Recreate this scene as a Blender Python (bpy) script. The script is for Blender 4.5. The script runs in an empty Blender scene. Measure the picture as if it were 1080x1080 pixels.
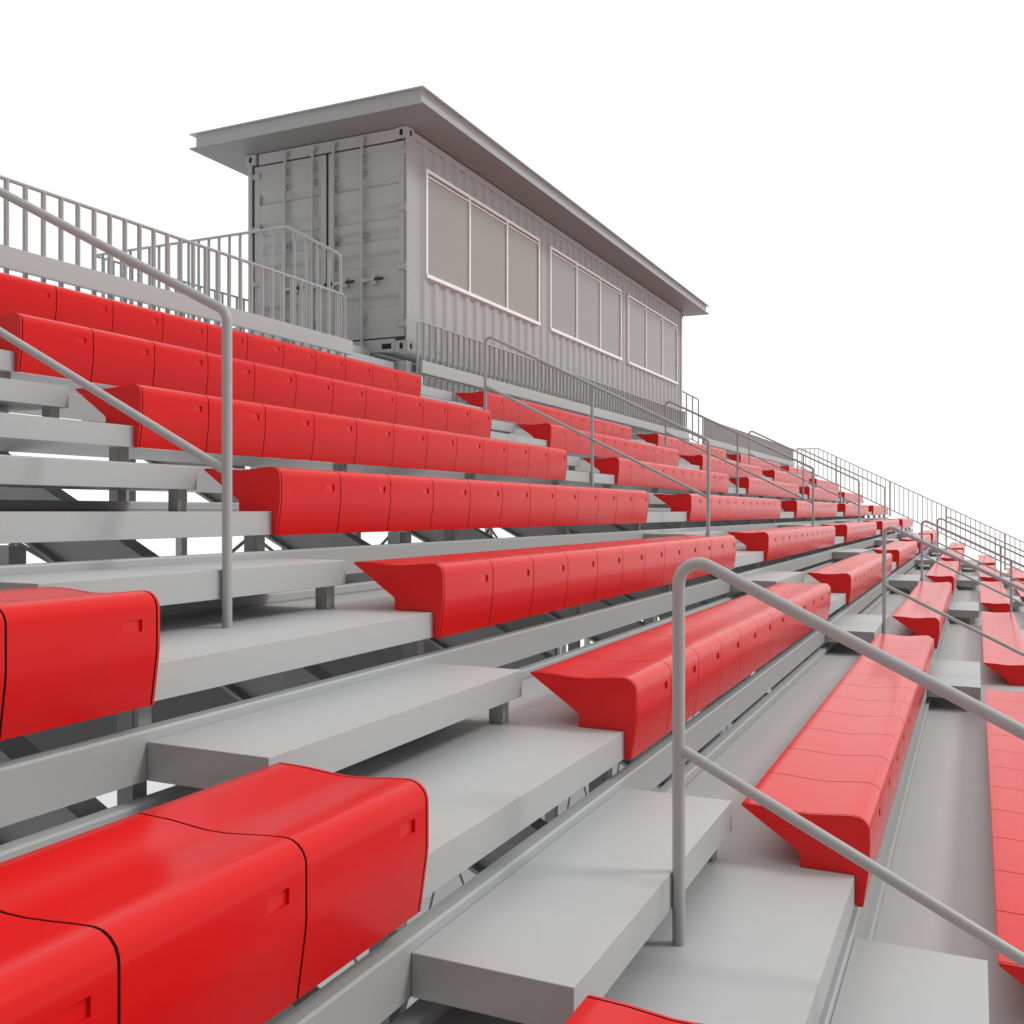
import bpy, bmesh, math, random
from mathutils import Vector, Matrix
random.seed(4)
S = 1.14                      # metres per layout unit
scene = bpy.context.scene
C = scene.collection

# ------------------------------------------------------------------ layout
Y0, Z0, DY, DZ = 0.3155, -1.0411, 0.6931, 0.34735     # seventh row from the top = row 0
R_LO, R_HI = -4, 6
def ry(r): return Y0 + r*DY
def rz(r): return Z0 + r*DZ
BAY = 5.917
AISLES = [(1.692 + BAY*k, 2.995 + BAY*k) for k in range(5)]
X_LEFT, X_END = -2.92, 31.95
SECT = [(AISLES[0][0]-4.611, AISLES[0][0]-.005)] + [(3.0+BAY*k, 7.611+BAY*k) for k in range(5)]
SEAT_W = 4.611/12
ORD = ['first','second','third','fourth','fifth','sixth','seventh','eighth','ninth','tenth','eleventh','twelfth',
       'thirteenth','fourteenth','fifteenth','sixteenth','seventeenth','eighteenth','nineteenth','twentieth',
       'twenty-first','twenty-second','twenty-third','twenty-fourth','twenty-fifth','twenty-sixth']

# ------------------------------------------------------------------ materials
def mat(name, col, rough=.5, metal=0., spec=.5, noise=0., nscale=3., coat=0., bump=0., rvar=0.):
    m = bpy.data.materials.new(name); m.use_nodes = True
    nt = m.node_tree; b = nt.nodes['Principled BSDF']
    b.inputs['Base Color'].default_value = (*col, 1)
    b.inputs['Roughness'].default_value = rough
    b.inputs['Metallic'].default_value = metal
    b.inputs['Specular IOR Level'].default_value = spec
    if coat: b.inputs['Coat Weight'].default_value = coat; b.inputs['Coat Roughness'].default_value = .12
    if noise or rvar or bump:
        tc = nt.nodes.new('ShaderNodeTexCoord'); mp = nt.nodes.new('ShaderNodeMapping')
        nz = nt.nodes.new('ShaderNodeTexNoise')
        nz.inputs['Scale'].default_value = nscale; nz.inputs['Detail'].default_value = 5
        mp.inputs['Scale'].default_value = (.35, 1.6, 1.6)
        nt.links.new(tc.outputs['Object'], mp.inputs[0]); nt.links.new(mp.outputs[0], nz.inputs[0])
        if noise:
            r = nt.nodes.new('ShaderNodeMapRange')
            r.inputs['To Min'].default_value = 1-noise; r.inputs['To Max'].default_value = 1+noise
            mx = nt.nodes.new('ShaderNodeVectorMath'); mx.operation = 'SCALE'
            mx.inputs[0].default_value = col
            nt.links.new(nz.outputs['Fac'], r.inputs['Value']); nt.links.new(r.outputs[0], mx.inputs['Scale'])
            nt.links.new(mx.outputs[0], b.inputs['Base Color'])
        if rvar:
            r2 = nt.nodes.new('ShaderNodeMapRange')
            r2.inputs['To Min'].default_value = rough-rvar; r2.inputs['To Max'].default_value = rough+rvar
            nt.links.new(nz.outputs['Fac'], r2.inputs['Value']); nt.links.new(r2.outputs[0], b.inputs['Roughness'])
        if bump:
            bp = nt.nodes.new('ShaderNodeBump'); bp.inputs['Strength'].default_value = bump
            bp.inputs['Distance'].default_value = .002
            nt.links.new(nz.outputs['Fac'], bp.inputs['Height']); nt.links.new(bp.outputs[0], b.inputs['Normal'])
    return m
M_ALU   = mat('anodised_aluminium', (.475,.485,.485), .45, 0, .35, noise=.03, nscale=2.5, rvar=.05)
M_RAIL  = mat('rail_tube_aluminium', (.40,.41,.41), .38, 0, .5, noise=.03, nscale=4)
M_STEEL = mat('galvanised_steel', (.30,.30,.30), .5, 0, .4, noise=.05, nscale=4)
M_RED   = mat('red_moulded_plastic', (.72,.011,.011), .225, 0, .18)
M_REDC  = mat('red_end_plate', (.78,.014,.014), .3, 0, .3)
M_SEAL  = mat('black_joint_seal', (.006,.003,.003), .8, 0, .1)
M_BOX   = mat('grey_container_paint', (.43,.435,.432), .5, 0, .4, noise=.04, nscale=2)
M_RUB   = mat('black_door_gasket', (.07,.072,.072), .8, 0, .2)
M_HOLE  = mat('dark_opening', (.03,.03,.03), .9, 0, .1)
M_WIN   = mat('white_window_frame', (.97,.96,.96), .4, 0, .5)
M_ROOM  = mat('pale_interior_lining', (.86,.86,.82), .8, 0, .2)
M_ROOF  = mat('grey_roof_metal', (.42,.43,.43), .5, 0, .4, noise=.03)
M_SOFF_SHADE  = mat('shade_toned_soffit', (.26,.26,.262), .55, 0, .3, noise=.02)  # roof metal darkened: the shade under the overhang is put into the colour
M_GRIP  = mat('black_rubber_grip', (.02,.02,.02), .6)
M_GROUND= mat('white_ground', (.95,.95,.95), .9, 0, .1, noise=.01)
def pane_mat():
    m = bpy.data.materials.new('tinted_window_glass'); m.use_nodes = True
    nt = m.node_tree; nt.nodes.clear()
    out = nt.nodes.new('ShaderNodeOutputMaterial')
    tr = nt.nodes.new('ShaderNodeBsdfTransparent'); tr.inputs[0].default_value = (.96,.96,.95,1)
    pb = nt.nodes.new('ShaderNodeBsdfPrincipled'); pb.inputs['Base Color'].default_value = (.44,.43,.415,1)
    pb.inputs['Roughness'].default_value = .12
    mx = nt.nodes.new('ShaderNodeMixShader'); mx.inputs[0].default_value = .68
    nt.links.new(tr.outputs[0], mx.inputs[1]); nt.links.new(pb.outputs[0], mx.inputs[2]); nt.links.new(mx.outputs[0], out.inputs[0])
    return m
M_PANE = pane_mat()

# ------------------------------------------------------------------ mesh helpers (layout units in, metres out)
class MB:
    def __init__(s): s.bm = bmesh.new(); s.mi = 0
    def quad(s, pts):
        f = s.bm.faces.new([s.bm.verts.new(Vector(p)*S) for p in pts]); f.material_index = s.mi; return f
    def box(s, x0, x1, y0, y1, z0, z1, bev=0):
        r = bmesh.ops.create_cube(s.bm, size=1)
        vs = r['verts']
        for v in vs:
            v.co = Vector(((x0+x1)/2 + v.co.x*(x1-x0), (y0+y1)/2 + v.co.y*(y1-y0), (z0+z1)/2 + v.co.z*(z1-z0)))*S
        fs = {f for v in vs for f in v.link_faces}
        for f in fs: f.material_index = s.mi
        if bev:
            es = list({e for v in vs for e in v.link_edges})
            rb = bmesh.ops.bevel(s.bm, geom=es, offset=bev*S, segments=1, affect='EDGES')
            for f in rb['faces']: f.material_index = s.mi
        return s
    def prism_x(s, prof, x0, x1):           # profile in (y,z), extruded along x
        a = [s.bm.verts.new(Vector((x0, y, z))*S) for y, z in prof]
        b = [s.bm.verts.new(Vector((x1, y, z))*S) for y, z in prof]
        n = len(prof); fs = []
        fs.append(s.bm.faces.new(a)); fs.append(s.bm.faces.new(b[::-1]))
        for i in range(n):
            j = (i+1) % n; fs.append(s.bm.faces.new((a[i], b[i], b[j], a[j])))
        for f in fs: f.material_index = s.mi
        return s
    def prism(s, pts, d):                    # closed polygon of 3D points moved by vector d
        a = [s.bm.verts.new(Vector(p)*S) for p in pts]
        b = [s.bm.verts.new((Vector(p)+Vector(d))*S) for p in pts]
        n = len(pts)
        fs = [s.bm.faces.new(a), s.bm.faces.new(b[::-1])]
        for i in range(n):
            j = (i+1) % n; fs.append(s.bm.faces.new((a[i], b[i], b[j], a[j])))
        for f in fs: f.material_index = s.mi
        return s
    def tube(s, path, r, seg=12, caps=True):
        path = [Vector(p) for p in path]; rings = []
        up = None
        for i, p in enumerate(path):
            if i == 0: t = path[1]-p
            elif i == len(path)-1: t = p-path[i-1]
            else: t = (path[i+1]-p).normalized() + (p-path[i-1]).normalized()
            t.normalize()
            if up is None:
                up = Vector((1,0,0)) if abs(t.x) < .9 else Vector((0,0,1))
            n1 = (up - t*up.dot(t)).normalized(); n2 = t.cross(n1); up = n1
            rr = r
            if 0 < i < len(path)-1:
                c = (path[i+1]-p).normalized().dot((p-path[i-1]).normalized()); 
            rings.append([s.bm.verts.new((p + (n1*math.cos(2*math.pi*k/seg)+n2*math.sin(2*math.pi*k/seg))*rr)*S) for k in range(seg)])
        for i in range(len(rings)-1):
            for k in range(seg):
                f = s.bm.faces.new((rings[i][k], rings[i][(k+1)%seg], rings[i+1][(k+1)%seg], rings[i+1][k])); f.material_index = s.mi
        if caps:
            for rg in (rings[0][::-1], rings[-1]):
                f = s.bm.faces.new(rg); f.material_index = s.mi
        return s
    def mesh(s, name, mats, smooth=True):
        bm = s.bm
        bmesh.ops.recalc_face_normals(bm, faces=bm.faces)
        for f in bm.faces: f.smooth = smooth
        if smooth:
            for e in bm.edges:
                e.smooth = len(e.link_faces) == 2 and e.calc_face_angle(0) < math.radians(33)
        me = bpy.data.meshes.new(name); bm.to_mesh(me); bm.free()
        for m in (mats if isinstance(mats, (list, tuple)) else [mats]): me.materials.append(m)
        return me
    def obj(s, name, mats, parent=None, origin=None, **kw):
        # origin: layout-unit point that becomes the object's own origin
        if origin is not None:
            bmesh.ops.translate(s.bm, verts=s.bm.verts, vec=-Vector(origin)*S)
        o = bpy.data.objects.new(name, s.mesh(name, mats, **kw)); C.objects.link(o)
        if parent is not None: o.parent = parent
        if origin is not None:
            o.location = Vector(origin)*S - (parent_origin(parent) if parent is not None else Vector((0,0,0)))
        elif parent is not None:
            bm_off = parent_origin(parent)
            o.location = -bm_off
        return o
def parent_origin(p):
    v = Vector(p.location); q = p.parent
    while q: v = v + q.location; q = q.parent
    return v
def tag(o, label=None, cat=None, group=None, kind=None):
    if label: o['label'] = label
    if cat: o['category'] = cat
    if group: o['group'] = group
    if kind: o['kind'] = kind
    return o
def thing(name, loc, label, cat, group=None):
    o = bpy.data.objects.new(name, None); C.objects.link(o)
    o.empty_display_size = .1
    o.location = Vector(loc)*S
    return tag(o, label, cat, group)
def copy_tree(o, parent=None):
    c = o.copy(); C.objects.link(c); c.parent = parent
    for ch in list(o.children): copy_tree(ch, c)
    return c
def fillet(path, R, n=7):
    out = [Vector(path[0])]
    for i in range(1, len(path)-1):
        p = Vector(path[i]); a = (Vector(path[i-1])-p); b = (Vector(path[i+1])-p)
        la, lb = a.length, b.length; a.normalize(); b.normalize()
        ang = a.angle(b)
        t = min(R/math.tan(ang/2), la*.45 if i > 1 else la*.95, lb*.45 if i < len(path)-2 else lb*.95)
        Rr = t*math.tan(ang/2)
        c = p + (a+b).normalized()*(Rr/math.sin(ang/2))
        s0 = p+a*t-c; s1 = p+b*t-c
        om = s0.angle(s1)
        for k in range(n+1):
            f = k/n
            out.append(c + (s0*math.sin((1-f)*om)+s1*math.sin(f*om))/math.sin(om))
    out.append(Vector(path[-1]))
    return out

# ------------------------------------------------------------------ bench of twelve moulded seats
PROF_TOP = [(.3225,.1605),(.3235,.1650),(.3180,.1680),(.287,.1675),(.243,.166),(.199,.162),(.164,.159),(.125,.1595),
            (.08,.163),(.04,.1670),(.003,.1695),(-.012,.1675),(-.025,.161),(-.0345,.151),(-.0395,.139),(-.0405,.125)]
PROF_BOT = [(-.0405,.045),(-.0385,.022),(-.0225,-.088),(-.0015,-.088),(-.0015,.002),(.153,.002),(.153,.044)]
def shrink(prof, d):
    cy = sum(p[0] for p in prof)/len(prof); n = len(prof); out = []
    area = sum(prof[i][0]*prof[(i+1)%n][1]-prof[(i+1)%n][0]*prof[i][1] for i in range(n))
    sg = 1 if area > 0 else -1
    for i in range(n):
        a, p, b = Vector(prof[i-1]), Vector(prof[i]), Vector(prof[(i+1)%n])
        e1 = (p-a).normalized(); e2 = (b-p).normalized()
        n1 = Vector((-e1.y, e1.x))*sg; n2 = Vector((-e2.y, e2.x))*sg
        m = (n1+n2); m = m/max(m.length_squared/2, .35)
        out.append((p.x+m.x*d, p.y+m.y*d))
    return out
FULL = PROF_TOP + PROF_BOT
INNER = shrink(FULL, .0012)
GAP = .0053
def seat_mesh():
    m = MB(); bm = m.bm
    w = SEAT_W - GAP
    xs = [0, w-.094, w-.041, w]
    zf = [.125, .1105, .0845, .045]          # front flat rows
    yF = -.0405
    ring_pts = lambda x: None
    # side polygons + shell (front flat strip handled apart)
    prof = PROF_TOP + [(yF, z) for z in zf[1:3]] + PROF_BOT
    n = len(prof)
    cols = [[bm.verts.new(Vector((x, y, z))*S) for y, z in prof] for x in xs]
    bm.faces.new(cols[0]); bm.faces.new(cols[-1][::-1])
    i0 = len(PROF_TOP)                        # index of the z=.1105 vertex
    for c in range(3):
        for i in range(n):
            j = (i+1) % n
            if c == 1 and i == i0: continue   # pocket
            bm.faces.new((cols[c][i], cols[c+1][i], cols[c+1][j], cols[c][j]))
    # wedge pocket: flush at its left edge, deepest at its right edge
    tl, bl = cols[1][i0], cols[1][i0+1]; tr_, br = cols[2][i0], cols[2][i0+1]
    dp = .0056
    itr = bm.verts.new(tr_.co + Vector((0, dp, 0))*S); ibr = bm.verts.new(br.co + Vector((0, dp, 0))*S)
    bm.faces.new((tl, itr, ibr, bl)); bm.faces.new((tr_, br, ibr, itr)); bm.faces.new((tl, tr_, itr)); bm.faces.new((bl, ibr, br))
    m.mi = 1
    m.prism_x(INNER, w+.0002, w+GAP-.0002)
    me = m.mesh('seat', [M_RED, M_SEAL])
    for p in me.polygons:                     # keep the flat front strip and its pocket crisp
        if all(v.co.y/S < yF+.009 for v in (me.vertices[i] for i in p.vertices)) and all(.08 < me.vertices[i].co.z/S < .115 for i in p.vertices): p.use_smooth = False
    return me
SEAT = seat_mesh()
def bench_end_mesh():
    m = MB(); m.prism_x(FULL, 0, .0065)
    return m.mesh('end_plate', M_REDC)
ENDP = bench_end_mesh()
def make_bench(length, nseat):
    t = thing('red_bench', (0,0,0), None, 'bench', 'red benches along the rows')
    e = .0065
    sc = (length - 2*e - GAP)/(nseat*SEAT_W)
    for k in range(nseat):
        s = bpy.data.objects.new('seat', SEAT); C.objects.link(s); s.parent = t
        s.location = ((e + GAP + k*SEAT_W*sc)*S, 0, 0); s.scale = (sc, 1, 1)
    a = bpy.data.objects.new('end_plate', ENDP); C.objects.link(a); a.parent = t
    b = bpy.data.objects.new('end_plate', ENDP); C.objects.link(b); b.parent = t; b.location = ((length-e)*S, 0, 0)
    sm = MB(); sm.prism_x(INNER, e+.0002, e+GAP-.0002); so = sm.obj('joint_seal', M_SEAL, t)
    so.location = (0,0,0)
    return t
bench0 = make_bench(4.611, 12); used = False
SN = ['left of the nearest aisle', 'between first and second aisles from left', 'between second and third aisles from left',
      'between third and fourth aisles from left', 'between fourth and fifth aisles from left', 'farthest section by the end guard']
def rown(r): return 'top' if r == R_HI else ORD[R_HI-r]
for r in range(-3, R_HI+1):
    for si, (a, b) in enumerate(SECT):
        o = bench0 if not used else copy_tree(bench0); used = True
        o.location = Vector((a, ry(r), rz(r)))*S
        rn = 'top row' if r == R_HI else ORD[R_HI-r] + ' row from the top'
        o['label'] = 'red bench, %s, %s' % (rn, SN[si])

# ------------------------------------------------------------------ treads, riser boards
for r in range(R_LO, R_HI+1):
    y, z = ry(r), rz(r)
    rn = 'top' if r == R_HI else ORD[R_HI-r]+' from the top'
    t = thing('tread_plank', (X_LEFT, y, z), 'long grey aluminium tread under the red benches of the row %s' % rn if r != R_HI
              else 'long grey aluminium tread under the red benches of the top row', 'tread', 'aluminium treads of the grandstand')
    if r == R_LO: t['label'] = 'long grey aluminium tread below the lowest row of red benches'
    m = MB(); m.box(X_LEFT, X_END, y, y+.682, z-.087, z, bev=.0012); m.obj('deck', M_ALU, t)
    m = MB(); m.prism_x([(y+.6825,z-.087),(y+.6825,z+.006),(y+.679,z+.010),(y+.679,z+.037),(y+.684,z+.042),(y+.722,z+.042),(y+.722,z+.02),(y+.700,z+.02),(y+.700,z-.087)], X_LEFT, X_END)
    m.obj('back_lip', M_ALU, t)
    if r < R_HI:
        yb = ry(r+1)
        m = MB()
        m.prism_x([(yb,z+.086),(yb,z+.194),(yb+.004,z+.200),(yb+.041,z+.200),(yb+.045,z+.196),(yb+.045,z+.086)], X_LEFT, X_END)
        b = m.obj('riser_board', M_ALU, None, origin=(X_LEFT, yb, z+.086))
        tag(b, 'thin grey riser board behind the benches of the row ' + rn, 'riser board', 'riser boards behind the treads')

# ------------------------------------------------------------------ half steps in the aisles
def make_step(x0, x1):
    w = x1-x0
    t = thing('aisle_step', (0,0,0), None, 'step', 'grey half steps in the aisles')
    m = MB(); m.box(0, w, -.3435, -.001, -.088, 0, bev=.0012); m.obj('step_top', M_ALU, t)
    for x in (.008, w-.055):
        for y in (-.300,):
            m = MB(); m.box(x, x+.045, y, y+.05, -.1735, -.088); m.obj('leg', M_ALU, t)
    return t
step0 = make_step(0, 1.296); used = False
AN = ['nearest aisle', 'second aisle from left', 'third aisle from left', 'fourth aisle from left', 'fifth and farthest aisle']
for k, (a, b) in enumerate(AISLES):
    for r in range(R_LO, R_HI):
        o = step0 if not used else copy_tree(step0); used = True
        o.location = Vector((a+.001, ry(r+1), rz(r)+DZ/2))*S
        up = 'top row' if r+1 == R_HI else ORD[R_HI-r-1]+' row from the top'
        o['label'] = 'grey half step, %s, just below the %s' % (AN[k], up)

# steps leading up to the platforms beside the press box (second and fourth aisles)
for k, side in ((1, 'near'), (3, 'far')):
    a = AISLES[k][0]
    for r, top in ((6, 'first'), (7, 'second')):
        o = copy_tree(step0); o.location = Vector((a+.001, ry(r+1), rz(r)+DZ/2))*S
        o['label'] = '%s grey half step above the top row, on the %s stair to the press box' % (top, side)
    m = MB(); m.box(a, a+1.303, ry(7), ry(7)+.685, rz(7)-.087, rz(7), bev=.0012)
    tag(m.obj('stair_tread', M_ALU, None, origin=(a, ry(7), rz(7)-.087)), 'grey tread between the half steps of the %s stair to the press box' % side, 'tread', 'stair treads up to the press box')

# ------------------------------------------------------------------ aisle handrails
UP, LOW = -.417, -.895
def handrail(X, ys, upper):
    # ys sorted from high (back) to low (front); rail line z=.5y+c
    tp, nm = ys[0], len(ys)
    t = thing('handrail', (X, ys[-1], 0), None, 'handrail', 'aisle handrails')
    def zt(y): return .5*y+UP
    def base(y):
        r = math.floor((y-Y0)/DY + 1e-6); off = y-ry(r)
        return rz(r) + (DZ/2 if off > .40 else 0)
    ya, yb = ys[0], ys[-1]
    path = fillet([(X,ya,base(ya)), (X,ya,zt(ya)), (X,yb,zt(yb)), (X,yb,base(yb))], .05, 9)
    # keep the two end posts and the sloping rail as one bent tube
    m = MB(); m.tube(path, .0152, 20); m.obj('bent_rail', M_RAIL, t)
    m = MB(); m.tube([(X,ya-.004,.5*ya+LOW), (X,yb+.004,.5*yb+LOW)], .0138, 18); m.obj('lower_rail', M_RAIL, t)
    for y in ys[1:-1]:
        m = MB(); m.tube([(X,y,base(y)), (X,y,zt(y)-.003)], .0142, 18); m.obj('post', M_RAIL, t)
    return t
ups = [4.125, 3.072, 2.036]; los = [.650, -.405, -1.432]
for k in range(5):
    X = 2.3445 + BAY*k
    t = handrail(X, ups, True); t['label'] = 'upper bent tube handrail standing in the ' + AN[k]
    t = handrail(X, los, False); t['label'] = 'lower bent tube handrail standing in the ' + AN[k]

# ------------------------------------------------------------------ picket guards
def picket_mesh(h, r, seg=8):
    m = MB(); m.tube([(0,0,0),(0,0,h)], r, seg); return m.mesh('picket', M_RAIL)
def guard_x(x0, x1, y, zt, zb, label, board=None, ends=(True, True), step=.1302, r=.0160):
    t = thing('picket_guard', (x0, y, zb), label, 'guard rail', 'picket guards round the grandstand')
    R = .05
    pts = []
    if ends[0]: pts.append((x0, y, zb))
    pts += [(x0, y, zt), (x1, y, zt)]
    if ends[1]: pts.append((x1, y, zb))
    m = MB(); m.tube(fillet(pts, R, 5) if len(pts) > 2 else pts, .0125, 12); m.obj('top_rail', M_RAIL, t)
    m = MB(); m.tube([(x0, y, zb+.03), (x1, y, zb+.03)], .011, 8); m.obj('bottom_rail', M_RAIL, t)
    pk = picket_mesh(zt-zb-.03, r)
    n = int((x1-x0)/step + .5)
    for i in range(1, n):
        x = x1 - i*(x1-x0)/n
        o = bpy.data.objects.new('picket', pk); C.objects.link(o); o.parent = t
        o.location = ((x-x0)*S, 0, .03*S)
    if board:
        m = MB(); m.box(board[0], board[1], y-.052, y-.014, 1.441, 1.570, bev=.0015); m.obj('board', M_ALU, t)
    return t
YG, ZG, ZGB = 5.235, 1.982, 1.00
guard_x(X_LEFT, 7.611, YG, ZG, ZGB, 'rear picket guard with a grey board above the top red benches, nearest the camera', (X_LEFT, 7.66))
guard_x(8.917, 19.45, YG, ZG, ZGB, 'rear picket guard with a grey board running below the press box windows', (8.93, 19.47))
guard_x(20.75, 32.2, YG, ZG, ZGB, 'rear picket guard with a grey board beyond the press box', (20.74, 32.2))
# sloping end guard
def slope_guard():
    X = 32.2
    t = thing('picket_guard', (X, -2.1, .5*-2.1-1.2), 'sloping picket guard closing the far end of the grandstand', 'guard rail', 'picket guards round the grandstand')
    zt = lambda y: min(1.982, .5*y-.255)
    zb = lambda y: min(1.14, .5*y-1.10)
    ya, yb = YG, -2.1
    m = MB(); m.tube([(X,ya,zt(ya)),(X,4.474,1.982),(X,yb,zt(yb))], .0135, 8); m.obj('top_rail', M_RAIL, t)
    m = MB(); m.tube([(X,ya,1.12),(X,4.46,1.12),(X,yb,zb(yb))], .0155, 8); m.obj('bottom_rail', M_RAIL, t)
    y = ya; i = 0
    while y > yb:
        big = i % 12 == 10
        a, b = zb(y), zt(y)
        m = MB(); m.tube([(X,y,a-(.22 if big else 0)),(X,y,b)], .026 if big else .0115, 6)
        m.obj('post' if big else 'picket', M_RAIL, t)
        y -= .1302; i += 1
slope_guard()

# ------------------------------------------------------------------ steel frames below
FX = [-2.877, -1.362, .188] + [x + BAY*k for k in range(5) for x in (1.733, 3.0, 4.555, 6.105)] + [31.318]
GZ = -3.9
def make_frame(cols, hi=5.55):
    t = thing('support_frame', (0,0,0), None, 'support frame', 'steel frames under the grandstand')
    bt, bb, fw = -1.675, -1.965, .044
    y0, y1 = -3.35, hi
    m = MB()
    def slab(xa, xb, ct, cb):
        m.prism([(xa,y0,.5*y0+ct),(xa,y1,.5*y1+ct),(xa,y1,.5*y1+cb),(xa,y0,.5*y0+cb)], (xb-xa,0,0))
    slab(-fw, fw, bt, bt-.016); slab(-.006, .006, bt-.016, bb+.016); slab(-fw, fw, bb+.016, bb)
    m.obj('raker_beam', M_STEEL, t)
    for r in range(R_LO, R_HI+1):
        y, z = ry(r), rz(r)
        for dy in (.062,):
            ya, yb = y+dy, y+dy+.048
            m = MB(); m.prism([(-.022,ya,z-.0875),(-.022,yb,z-.0875),(-.022,yb,.5*yb+bt-.002),(-.022,ya,.5*ya+bt-.002)], (.044,0,0))
            m.obj('bracket_post', M_STEEL, t)
        if r < R_HI:
            yb_ = ry(r+1)
            m = MB(); m.box(-.02,.02,yb_+.0455,yb_+.062,z+.09,z+DZ-.0875); m.obj('board_bracket', M_STEEL, t)
    for y in (3.70, .55, -2.6) if cols else ():
        m = MB(); m.box(-.13, -.045, y-.05, y+.05, GZ, .5*(y-.05)+bb-.001); m.obj('column', M_STEEL, t)
        m = MB(); m.box(-.19, .015, y-.11, y+.11, GZ-.02, GZ+.02); m.obj('base_plate', M_STEEL, t)
    return t
frames = [make_frame(True), make_frame(False)]
taken = [False, False]
for i, x in enumerate(FX):
    kind = 0 if i % 4 in (0, 2) else 1      # every second raker stands on columns
    o = copy_tree(frames[kind]) if taken[kind] else frames[kind]
    taken[kind] = True
    o.location = Vector((x, 0, 0))*S
    o['label'] = 'grey steel raker frame under the treads, %s from the left' % ORD[i]
# girders along the columns and crossed bracing rods
for y, nm, zt_, dz in ((3.70, 'back', -.13, .77), (.55, 'middle', -1.72, .75)):
    m = MB(); m.prism_x([(y-.052,zt_-dz-.36),(y-.052,zt_-dz),(y+.0,zt_-dz),(y+.0,zt_-dz-.02),(y-.040,zt_-dz-.02),(y-.040,zt_-dz-.34),(y,zt_-dz-.34),(y,zt_-dz-.36)], FX[0]-.2, FX[-1]+.2)
    # sits on the front of the columns
    g = m.obj('girder', M_STEEL, None, origin=(FX[0]-.2, y-.052, zt_-dz)); g.location.y -= .001*S
    tag(g, 'long grey steel girder along the %s columns under the grandstand' % nm, 'girder', 'girders under the grandstand')
    for i in range(len(FX)-1):
        a, b = FX[i]+.01, FX[i+1]-.01
        t = thing('cross_brace', ((a+b)/2, y, zt_), 'thin crossed rods between the %s columns of the %s and %s frames from the left' % (nm, ORD[i], ORD[i+1]), 'cross brace', 'cross braces under the grandstand')
        for za, zb_ in ((zt_, zt_-dz-.05), (zt_-dz-.36, GZ+.1)):
            m = MB(); m.tube([(a,y+.062,zb_),(b,y+.062,za)], .010, 8); m.obj('rod', M_STEEL, t)
            m = MB(); m.tube([(a,y+.084,za),(b,y+.084,zb_)], .010, 8); m.obj('rod', M_STEEL, t)

# ------------------------------------------------------------------ press box (container)
CX0, CX1, CY0, CY1, CZ0, CZ1 = 9.0, 19.81, 5.41, 7.52, 1.69, 4.055
box = thing('press_box', (CX0, CY0, CZ0), 'grey corrugated container press box with an overhanging flat roof and three wide windows', 'press box')
# frame: posts, rails
PW = .125
for x in (CX0, CX1-PW):
    for y in (CY0, CY1-PW):
        m = MB(); za, zb_ = CZ0+.118, CZ1-.118
        if x != CX0: m.box(x+.006, x+PW-.006, y+.006, y+PW-.006, za, zb_, bev=.004)
        elif y == CY0: m.prism([(x+.006,y+.006,za),(x+PW-.006,y+.006,za),(x+PW-.006,y+PW-.006,za),(x+.055,y+PW-.006,za),(x+.055,y+.026,za),(x+.006,y+.026,za)], (0,0,zb_-za))
        else: m.prism([(x+.006,y+PW-.006,za),(x+PW-.006,y+PW-.006,za),(x+PW-.006,y+.006,za),(x+.055,y+.006,za),(x+.055,y+PW-.056,za),(x+.006,y+PW-.056,za)], (0,0,zb_-za))
        m.obj('corner_post', M_BOX, box)
        for z in (CZ0, CZ1-.118):
            xx = x-.004 if x == CX0 else x+.004; yy = y-.004 if y == CY0 else y+.004
            m = MB(); m.box(xx, xx+.142, yy, yy+.150, z, z+.118, bev=.004)
            m.mi = 1
            zc = z+.059
            def oval(px, py, axis):
                pts = []
                for k in range(14):
                    an = 2*math.pi*k/14; du, dv = .021*math.cos(an), .036*math.sin(an)
                    pts.append((px, py+du, zc+dv) if axis == 'x' else (px+du, py, zc+dv))
                m.prism(pts, (-.002 if x == CX0 else .002,0,0) if axis == 'x' else (0,-.002 if y == CY0 else .002,0))
            oval(xx if x == CX0 else xx+.142, yy+.075, 'x'); oval(xx+.071, yy if y == CY0 else yy+.150, 'y')
            m.obj('corner_casting', [M_BOX, M_HOLE], box)
for y in (CY0+.012, CY1-.072):
    m = MB(); m.box(CX0+.143, CX1-.143, y, y+.06, CZ1-.085, CZ1-.012); m.obj('top_rail', M_BOX, box)
    m = MB(); m.box(CX0+.143, CX1-.143, y, y+.06, CZ0+.012, CZ0+.13); m.obj('bottom_rail', M_BOX, box)
m = MB(); m.box(CX0+.012, CX0+.07, CY0+.152, CY1-.152, CZ1-.125, CZ1-.006); m.obj('door_header', M_BOX, box)
m = MB(); m.box(CX0+.006, CX0+.07, CY0+.152, CY1-.152, CZ0+.01, CZ0+.145)
m.mi = 1
for ya in (CY0+.20, CY1-.33): m.box(CX0+.003, CX0+.0055, ya, ya+.115, CZ0+.04, CZ0+.095)
m.obj('door_sill', [M_BOX, M_HOLE], box)
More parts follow.
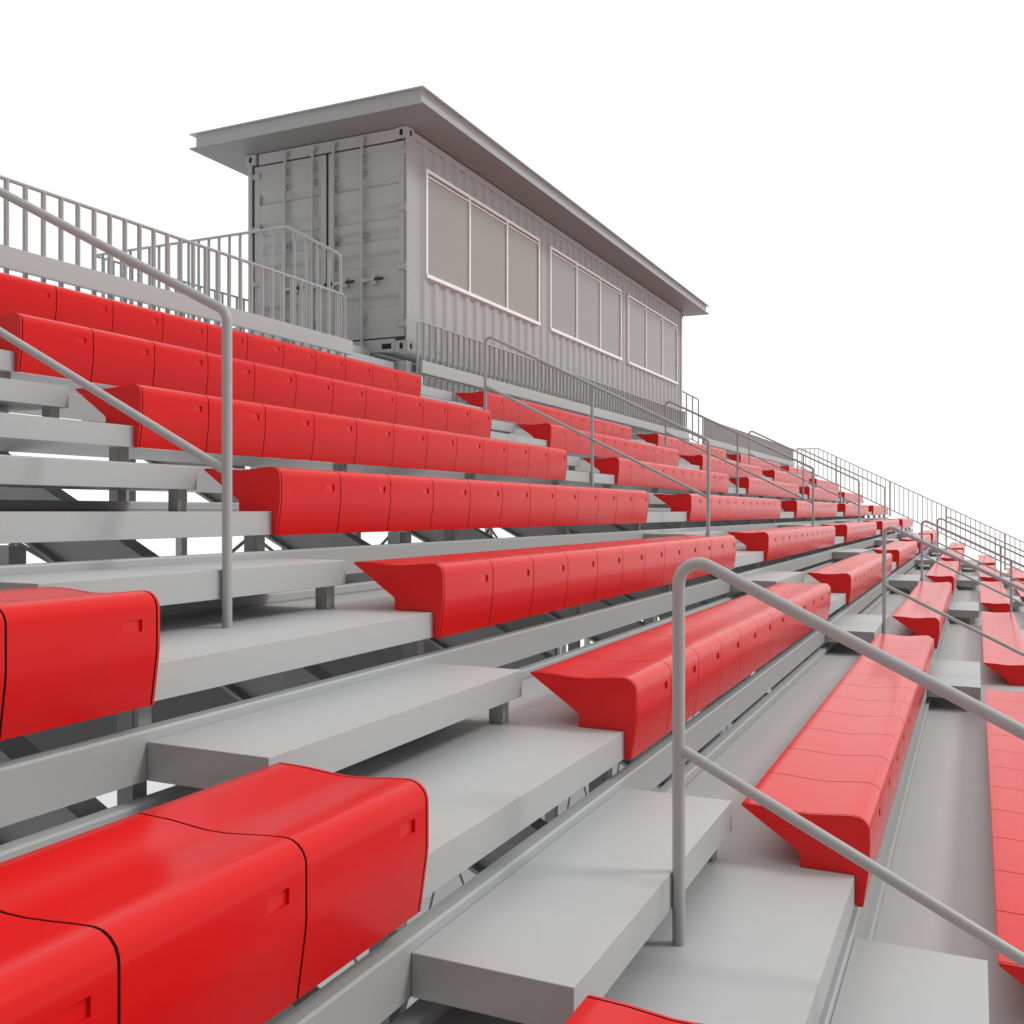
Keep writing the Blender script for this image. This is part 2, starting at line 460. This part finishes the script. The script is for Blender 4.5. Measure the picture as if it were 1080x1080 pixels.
# corrugated panels with openings for the windows
WINS = [(9.41, 12.52), (12.89, 15.985), (16.34, 19.455)]
WZ0, WZ1 = 2.548, 3.738
P = .2495; DEP = .025
def corr(m, x0, x1, y, z0, z1, sgn=1, ph=CX0+.14):
    # x breakpoints of the trapezoid wave
    xs = {x0, x1}
    k = math.floor((x0-ph)/P)-1
    while ph+k*P < x1+P:
        b = ph+k*P
        for o in (0, .072, .125, .197):
            if x0 < b+o < x1: xs.add(b+o)
        k += 1
    def dep(x):
        u = ((x-ph) % P)
        if u < .072: return 0
        if u < .125: return (u-.072)/.053
        if u < .197: return 1
        return 1-(u-.197)/(P-.197)
    xs = sorted(xs)
    t = .008
    for a, b in zip(xs[:-1], xs[1:]):
        if b-a < 1e-6: continue
        ya, yb = y+sgn*DEP*dep(a+1e-7), y+sgn*DEP*dep(b-1e-7)
        m.quad([(a,ya,z0),(b,yb,z0),(b,yb,z1),(a,ya,z1)])
m = MB(); yw = CY0+.018
xl, xr = CX0+PW, CX1-PW
corr(m, xl, xr, yw, WZ1, CZ1-.08); corr(m, xl, xr, yw, CZ0+.12, WZ0)
edges = [xl] + [v for w in WINS for v in w] + [xr]
for i in range(0, len(edges), 2): corr(m, edges[i], edges[i+1], yw, WZ0, WZ1)
m.obj('front_wall', M_BOX, box)
m = MB(); corr(m, xl, xr, CY1-.018, CZ0+.12, CZ1-.08, -1); m.obj('back_wall', M_BOX, box)
# far end wall corrugated along y
m = MB(); yy = CY0+PW; k = 0
while yy < CY1-PW-.01:
    y2 = min(yy+P, CY1-PW); q = (y2-yy)
    pts = [(yy,0),(yy+q*.29,0),(yy+q*.5,DEP),(yy+q*.79,DEP),(y2,0)]
    for (a,da),(b,db) in zip(pts[:-1], pts[1:]):
        m.quad([(CX1-.018-da,a,CZ0+.1),(CX1-.018-db,b,CZ0+.1),(CX1-.018-db,b,CZ1-.05),(CX1-.018-da,a,CZ1-.05)])
    yy = y2
m.obj('end_wall', M_BOX, box)
# interior lining so the windows look into a room
m = MB()
m.box(CX0+.14, CX1-.14, CY0+.10, CY1-.10, CZ0+.13, CZ0+.16); m.box(CX0+.14, CX1-.14, CY1-.13, CY1-.10, CZ0+.16, CZ1-.16)
m.box(CX0+.14, CX1-.14, CY0+.10, CY1-.10, CZ1-.16, CZ1-.13); m.box(CX0+.11, CX0+.14, CY0+.10, CY1-.10, CZ0+.13, CZ1-.13)
m.box(CX1-.14, CX1-.11, CY0+.10, CY1-.10, CZ0+.13, CZ1-.13); m.obj('room_lining', M_ROOM, box)
m = MB(); m.box(CX0+.4, CX1-.4, CY0+.13, CY0+.62, 2.38, 2.42); m.obj('desk', M_ROOM, box)
m = MB(); m.box(CX0+.075, CX1-.075, CY0+.075, CY1-.075, CZ0+.03, CZ0+.125); m.obj('floor_frame', M_STEEL, box)
# roof: flat slab with a channel edge
RX0, RX1, RY0, RY1, RZ0, RZ1 = 8.575, 20.25, 4.972, 7.985, 4.062, 4.232
roof_m = MB()
roof_m.box(RX0, RX1, RY0, RY1, RZ0, RZ0+.012)
roof_m.mi = 1; roof_m.box(RX0+.004, RX1-.004, RY0+.004, RY1-.004, RZ0-.003, RZ0-.0005); roof_m.mi = 0  # thin underside sheet whose dark colour stands in for shade
roof_m.box(RX0, RX1, RY0, RY1, RZ1-.010, RZ1)
i_ = .052
roof_m.box(RX0+i_, RX1-i_, RY0+i_, RY0+i_+.012, RZ0+.0125, RZ1-.0105); roof_m.box(RX0+i_, RX1-i_, RY1-i_-.012, RY1-i_, RZ0+.0125, RZ1-.0105)
roof_m.box(RX0+i_, RX0+i_+.012, RY0+i_+.0125, RY1-i_-.0125, RZ0+.0125, RZ1-.0105); roof_m.box(RX1-i_-.012, RX1-i_, RY0+i_+.0125, RY1-i_-.0125, RZ0+.0125, RZ1-.0105)
roof_m.obj('roof', [M_ROOF, M_SOFF_SHADE], box)
# windows
for (a, b) in WINS:
    f = MB(); fw, fy0, fy1 = .036, CY0+.002, CY0+.075
    f.box(a, b, fy0, fy1, WZ1-fw, WZ1, bev=.003); f.box(a, b, fy0-.012, fy1, WZ0, WZ0+fw+.006, bev=.003)
    f.box(a, a+fw, fy0+.001, fy1, WZ0+fw+.0062, WZ1-fw-.0002); f.box(b-fw, b, fy0+.001, fy1, WZ0+fw+.0062, WZ1-fw-.0002)
    w3 = (b-a)/3
    for k in (1, 2): f.box(a+k*w3-.017, a+k*w3+.017, fy0+.004, fy1, WZ0+fw+.0062, WZ1-fw-.0002)
    for k in range(3):      # sash bar under the head of each light
        xa, xb = a+k*w3+(fw if k == 0 else .017), a+(k+1)*w3-(fw if k == 2 else .017)
        f.box(xa+.0002, xb-.0002, fy0+.010, fy0+.02, WZ1-fw-.045, WZ1-fw-.030)
    win = f.obj('window', M_WIN, box)
    for k in range(3):
        xa, xb = a+k*w3+(fw if k == 0 else .017), a+(k+1)*w3-(fw if k == 2 else .017)
        p = MB(); p.box(xa+.0005, xb-.0005, fy0+.022, fy0+.028, WZ0+fw+.007, WZ1-fw-.046)
        p.obj('pane', M_PANE, win)
# doors on the near end
ymid = 6.431
DZ0_, DZ1_ = CZ0+.165, CZ1-.145
def door(ya, yb, hinge_hi):
    d = MB(); xf = CX0+.016
    # perimeter frame of the leaf
    fr = .085
    d.box(xf, xf+.03, ya+.012, ya+fr, DZ0_, DZ1_); d.box(xf, xf+.03, yb-fr, yb-.012, DZ0_, DZ1_)
    d.box(xf, xf+.03, ya+fr+.0005, yb-fr-.0005, DZ1_-.07, DZ1_); d.box(xf, xf+.03, ya+fr+.0005, yb-fr-.0005, DZ0_, DZ0_+.07)
    z1, z0 = DZ1_-.0705, DZ0_+.0705; y1, y2 = ya+fr+.0005, yb-fr-.0005
    prof = [(z1, 0)]
    for zt, h in ((3.60,.12),(3.265,.15),(3.02,.12),(2.775,.15),(2.315,.14)):
        prof += [(zt,0),(zt-.045,.028),(zt-.045-h+.06,.028),(zt-h+.015-.03,0)]
    prof.append((z0, 0))
    for (za,da),(zb_,db) in zip(prof[:-1], prof[1:]):
        d.quad([(xf+.002+da,y1,za),(xf+.002+da,y2,za),(xf+.002+db,y2,zb_),(xf+.002+db,y1,zb_)])
    return d.obj('door', M_BOX, box)
for (ya, yb, hh, bars) in ((CY0+.028, ymid-.003, False, (5.958, 6.325)), (ymid+.003, CY1-.078, True, (6.601, 6.974))):
    dr = door(ya, yb, hh, )
    g = MB()
    xg = CX0+.012
    g.box(xg+.012, xg+.022, ya-.012, yb+.012, DZ1_+.0005, DZ1_+.034); g.box(xg+.012, xg+.022, ya-.012, yb+.012, DZ0_-.028, DZ0_-.0005)
    g.box(xg, xg+.022, ya-.001, ya+.0115, DZ0_, DZ1_); g.box(xg+.010, xg+.022, yb-.0115, yb+.020, DZ0_, DZ1_)
    g.obj('gasket', M_RUB, dr)
    for yb_ in bars:
        b = MB(); b.tube([(CX0-.024, yb_, CZ0+.055), (CX0-.024, yb_, CZ1-.055)], .0165, 12); lb = b.obj('lock_bar', M_BOX, dr)
        for z in (CZ1-.070, CZ0+.07):
            k = MB(); k.box(CX0-.036, CX0+.008, yb_-.026, yb_+.026, z-.022, z+.022, bev=.004); k.obj('cam', M_BOX, lb)
        for z in (3.78, 3.62, 2.96, 2.06, 2.46):
            k = MB(); k.box(CX0-.012, CX0+.018, yb_-.036, yb_+.030, z-.026, z+.026, bev=.003)
            k.mi = 1
            for dz in (-.017, .017): k.box(CX0-.014, CX0-.0122, yb_-.034, yb_-.022, z+dz-.005, z+dz+.005)
            k.obj('bracket', [M_BOX, M_HOLE], lb)
        h = MB(); zh = 2.475
        h.prism([(CX0-.040,yb_-.005,zh+.020),(CX0-.040,yb_-.16,zh+.008),(CX0-.040,yb_-.16,zh-.010),(CX0-.040,yb_-.005,zh-.022)], (.012,0,0))
        h.box(CX0-.030, CX0+.014, yb_-.175, yb_-.115, zh-.05, zh+.05, bev=.004)
        h.mi = 1; h.box(CX0-.046, CX0-.026, yb_-.275, yb_-.165, zh-.015, zh+.013, bev=.003)
        h.obj('handle', [M_BOX, M_GRIP], lb)
    ye = yb if hh else ya
    for z in (3.80, 3.20, 2.58, 1.98):
        k = MB(); y_a, y_b = (ye-.10, ye+.02) if hh else (ye-.022, ye+.10)
        k.box(CX0-.004, CX0+.015, y_a, y_b, z-.028, z+.028, bev=.006)
        k.tube([(CX0-.004, ye+(.012 if hh else -.014), z-.045), (CX0-.004, ye+(.012 if hh else -.014), z+.045)], .012, 8)
        k.obj('hinge', M_BOX, dr)

# steel stilts and beams carrying the press box and its walkway
LZ = rz(8)
sup = thing('press_box_stand', (CX0, CY0, GZ), 'grey steel beams and columns carrying the press box', 'support frame')
for x in (CX0+.07, 12.02, 15.05, 18.08, CX1-.07):
    for y in (CY0+.07, CY1-.07):
        m = MB(); m.box(x-.05, x+.05, y-.05, y+.05, GZ, CZ0-.0955); m.obj('column', M_ALU, sup)
for y in (CY0+.42, CY1-.42):
    m = MB(); m.box(CX0+.002, CX1, y, y+.10, CZ0-.095, CZ0-.002); m.obj('long_beam', M_STEEL, sup)  # long and cross beams coloured dark to imitate shade below the box
for x in (CX0+.02, 12.0, 15.0, 18.0, CX1-.12):
    m = MB(); m.box(x, x+.09, CY0+.122, CY1-.122, CZ0-.190, CZ0-.0955); m.obj('cross_beam', M_STEEL, sup)

# platforms and walkway round the press box
PX0, PX1, PYB = 7.64, 20.74, 8.46
m = MB(); m.box(PX0, CX0-.01, ry(8), PYB, LZ-.087, LZ, bev=.0012)
pl = thing('platform', (PX0, ry(8), LZ), 'grey raised platform at the near end of the press box, in front of its doors', 'platform', 'platforms round the press box')
m.obj('deck', M_ALU, pl)
for x, y in ((PX0+.08, ry(8)+.1), (PX0+.08, 8.0), (CX0-.15, ry(8)+.1), (CX0-.15, PYB-.1)):
    m = MB(); m.box(x-.045, x+.045, y-.045, y+.045, GZ, LZ-.0875); m.obj('column', M_STEEL, pl)
m = MB(); m.box(CX1+.01, PX1, ry(8), PYB, LZ-.087, LZ, bev=.0012)
pl = thing('platform', (PX1, ry(8), LZ), 'grey raised platform at the far end of the press box', 'platform', 'platforms round the press box')
m.obj('deck', M_ALU, pl)
for x, y in ((PX1-.08, ry(8)+.1), (PX1-.08, PYB-.1)):
    m = MB(); m.box(x-.045, x+.045, y-.045, y+.045, GZ, LZ-.0875); m.obj('column', M_STEEL, pl)
m = MB(); m.box(CX0-.009, CX1+.009, CY1+.03, PYB, LZ-.087, LZ, bev=.0012)
tag(m.obj('platform', M_ALU, None, origin=(CX0, CY1, LZ-.087)), 'grey raised walkway behind the press box', 'platform', 'platforms round the press box')

def side_guard(X, label):
    t = thing('picket_guard', (X, ry(8), LZ), label, 'guard rail', 'picket guards round the grandstand')
    y0, y1, y2 = 5.315, 5.925, 8.44
    zt = lambda y: min(2.705, 2.705-(y1-y)*.54)
    zb = lambda y: min(LZ+.05, LZ+.05-(y1-y)*.54)
    path = fillet([(X,y0,rz(7)), (X,y0,zt(y0)), (X,y1,2.705), (X,y2,2.705)], .07, 5)
    m = MB(); m.tube(path, .0135, 12); m.obj('top_rail', M_RAIL, t)
    m = MB(); m.tube([(X,y0,zb(y0)), (X,y1,zb(y1)), (X,y2,zb(y2))], .011, 8); m.obj('bottom_rail', M_RAIL, t)
    y = y0+.13
    while y < y2+.01:
        m = MB(); m.tube([(X,y,zb(y)-.0),(X,y,zt(y))], .0142, 8); m.obj('picket', M_RAIL, t)
        y += .1302
side_guard(7.655, 'picket guard along the near platform before the press box doors, sloping at its stair')
side_guard(20.72, 'picket guard along the far platform beyond the press box, sloping at its stair')
guard_x(7.655, 20.72, 8.44, 2.705, LZ, 'rear picket guard behind the press box walkway', None, ends=(False, False), step=.1320, r=.0145)

# ------------------------------------------------------------------ ground
m = MB(); g = 1500
m.quad([(-g,-g,GZ-.021),(g,-g,GZ-.021),(g,g,GZ-.021),(-g,g,GZ-.021)])
gr = m.obj('ground', M_GROUND, None); tag(gr, 'plain white ground', None, None, 'structure')

# ------------------------------------------------------------------ light
w = bpy.data.worlds.new('World'); scene.world = w; w.use_nodes = True
nt = w.node_tree; nt.nodes.clear()
out = nt.nodes.new('ShaderNodeOutputWorld'); bg = nt.nodes.new('ShaderNodeBackground')
tc = nt.nodes.new('ShaderNodeTexCoord')
dot = nt.nodes.new('ShaderNodeVectorMath'); dot.operation = 'DOT_PRODUCT'
dot.inputs[1].default_value = (.62, .50, .48)      # studio white brightest to the right, dimmer behind on the left
mr = nt.nodes.new('ShaderNodeMapRange'); mr.interpolation_type = 'SMOOTHSTEP'
mr.inputs['From Min'].default_value = -.62; mr.inputs['From Max'].default_value = .44
mr.inputs['To Min'].default_value = .12; mr.inputs['To Max'].default_value = 1.09
nt.links.new(tc.outputs['Generated'], dot.inputs[0]); nt.links.new(dot.outputs['Value'], mr.inputs['Value'])
nt.links.new(mr.outputs[0], bg.inputs['Strength']); bg.inputs['Color'].default_value = (1,1,1,1)
nt.links.new(bg.outputs[0], out.inputs[0])
sun = bpy.data.lights.new('sun', 'SUN'); sun.energy = 1.22; sun.angle = math.radians(14); sun.color = (1,.99,.97)
so = bpy.data.objects.new('sun', sun); C.objects.link(so)
so.rotation_euler = Vector((-.45, 1, -1.07)).to_track_quat('-Z', 'Y').to_euler()

# ------------------------------------------------------------------ camera
cam = bpy.data.cameras.new('camera'); cam.lens = 35; cam.sensor_width = 36; cam.clip_start = .05; cam.clip_end = 5000
co = bpy.data.objects.new('camera', cam); C.objects.link(co)
co.location = (0, 0, 0); co.rotation_euler = (math.radians(90), 0, math.radians(25-90))
scene.camera = co
scene.render.engine = 'CYCLES'
scene.view_settings.view_transform = 'Standard'; scene.view_settings.look = 'None'
scene.view_settings.gamma = 1; scene.view_settings.exposure = 0
scene.view_settings.use_curve_mapping = False
scene.render.film_transparent = False
scene.cycles.max_bounces = 8; scene.cycles.diffuse_bounces = 2
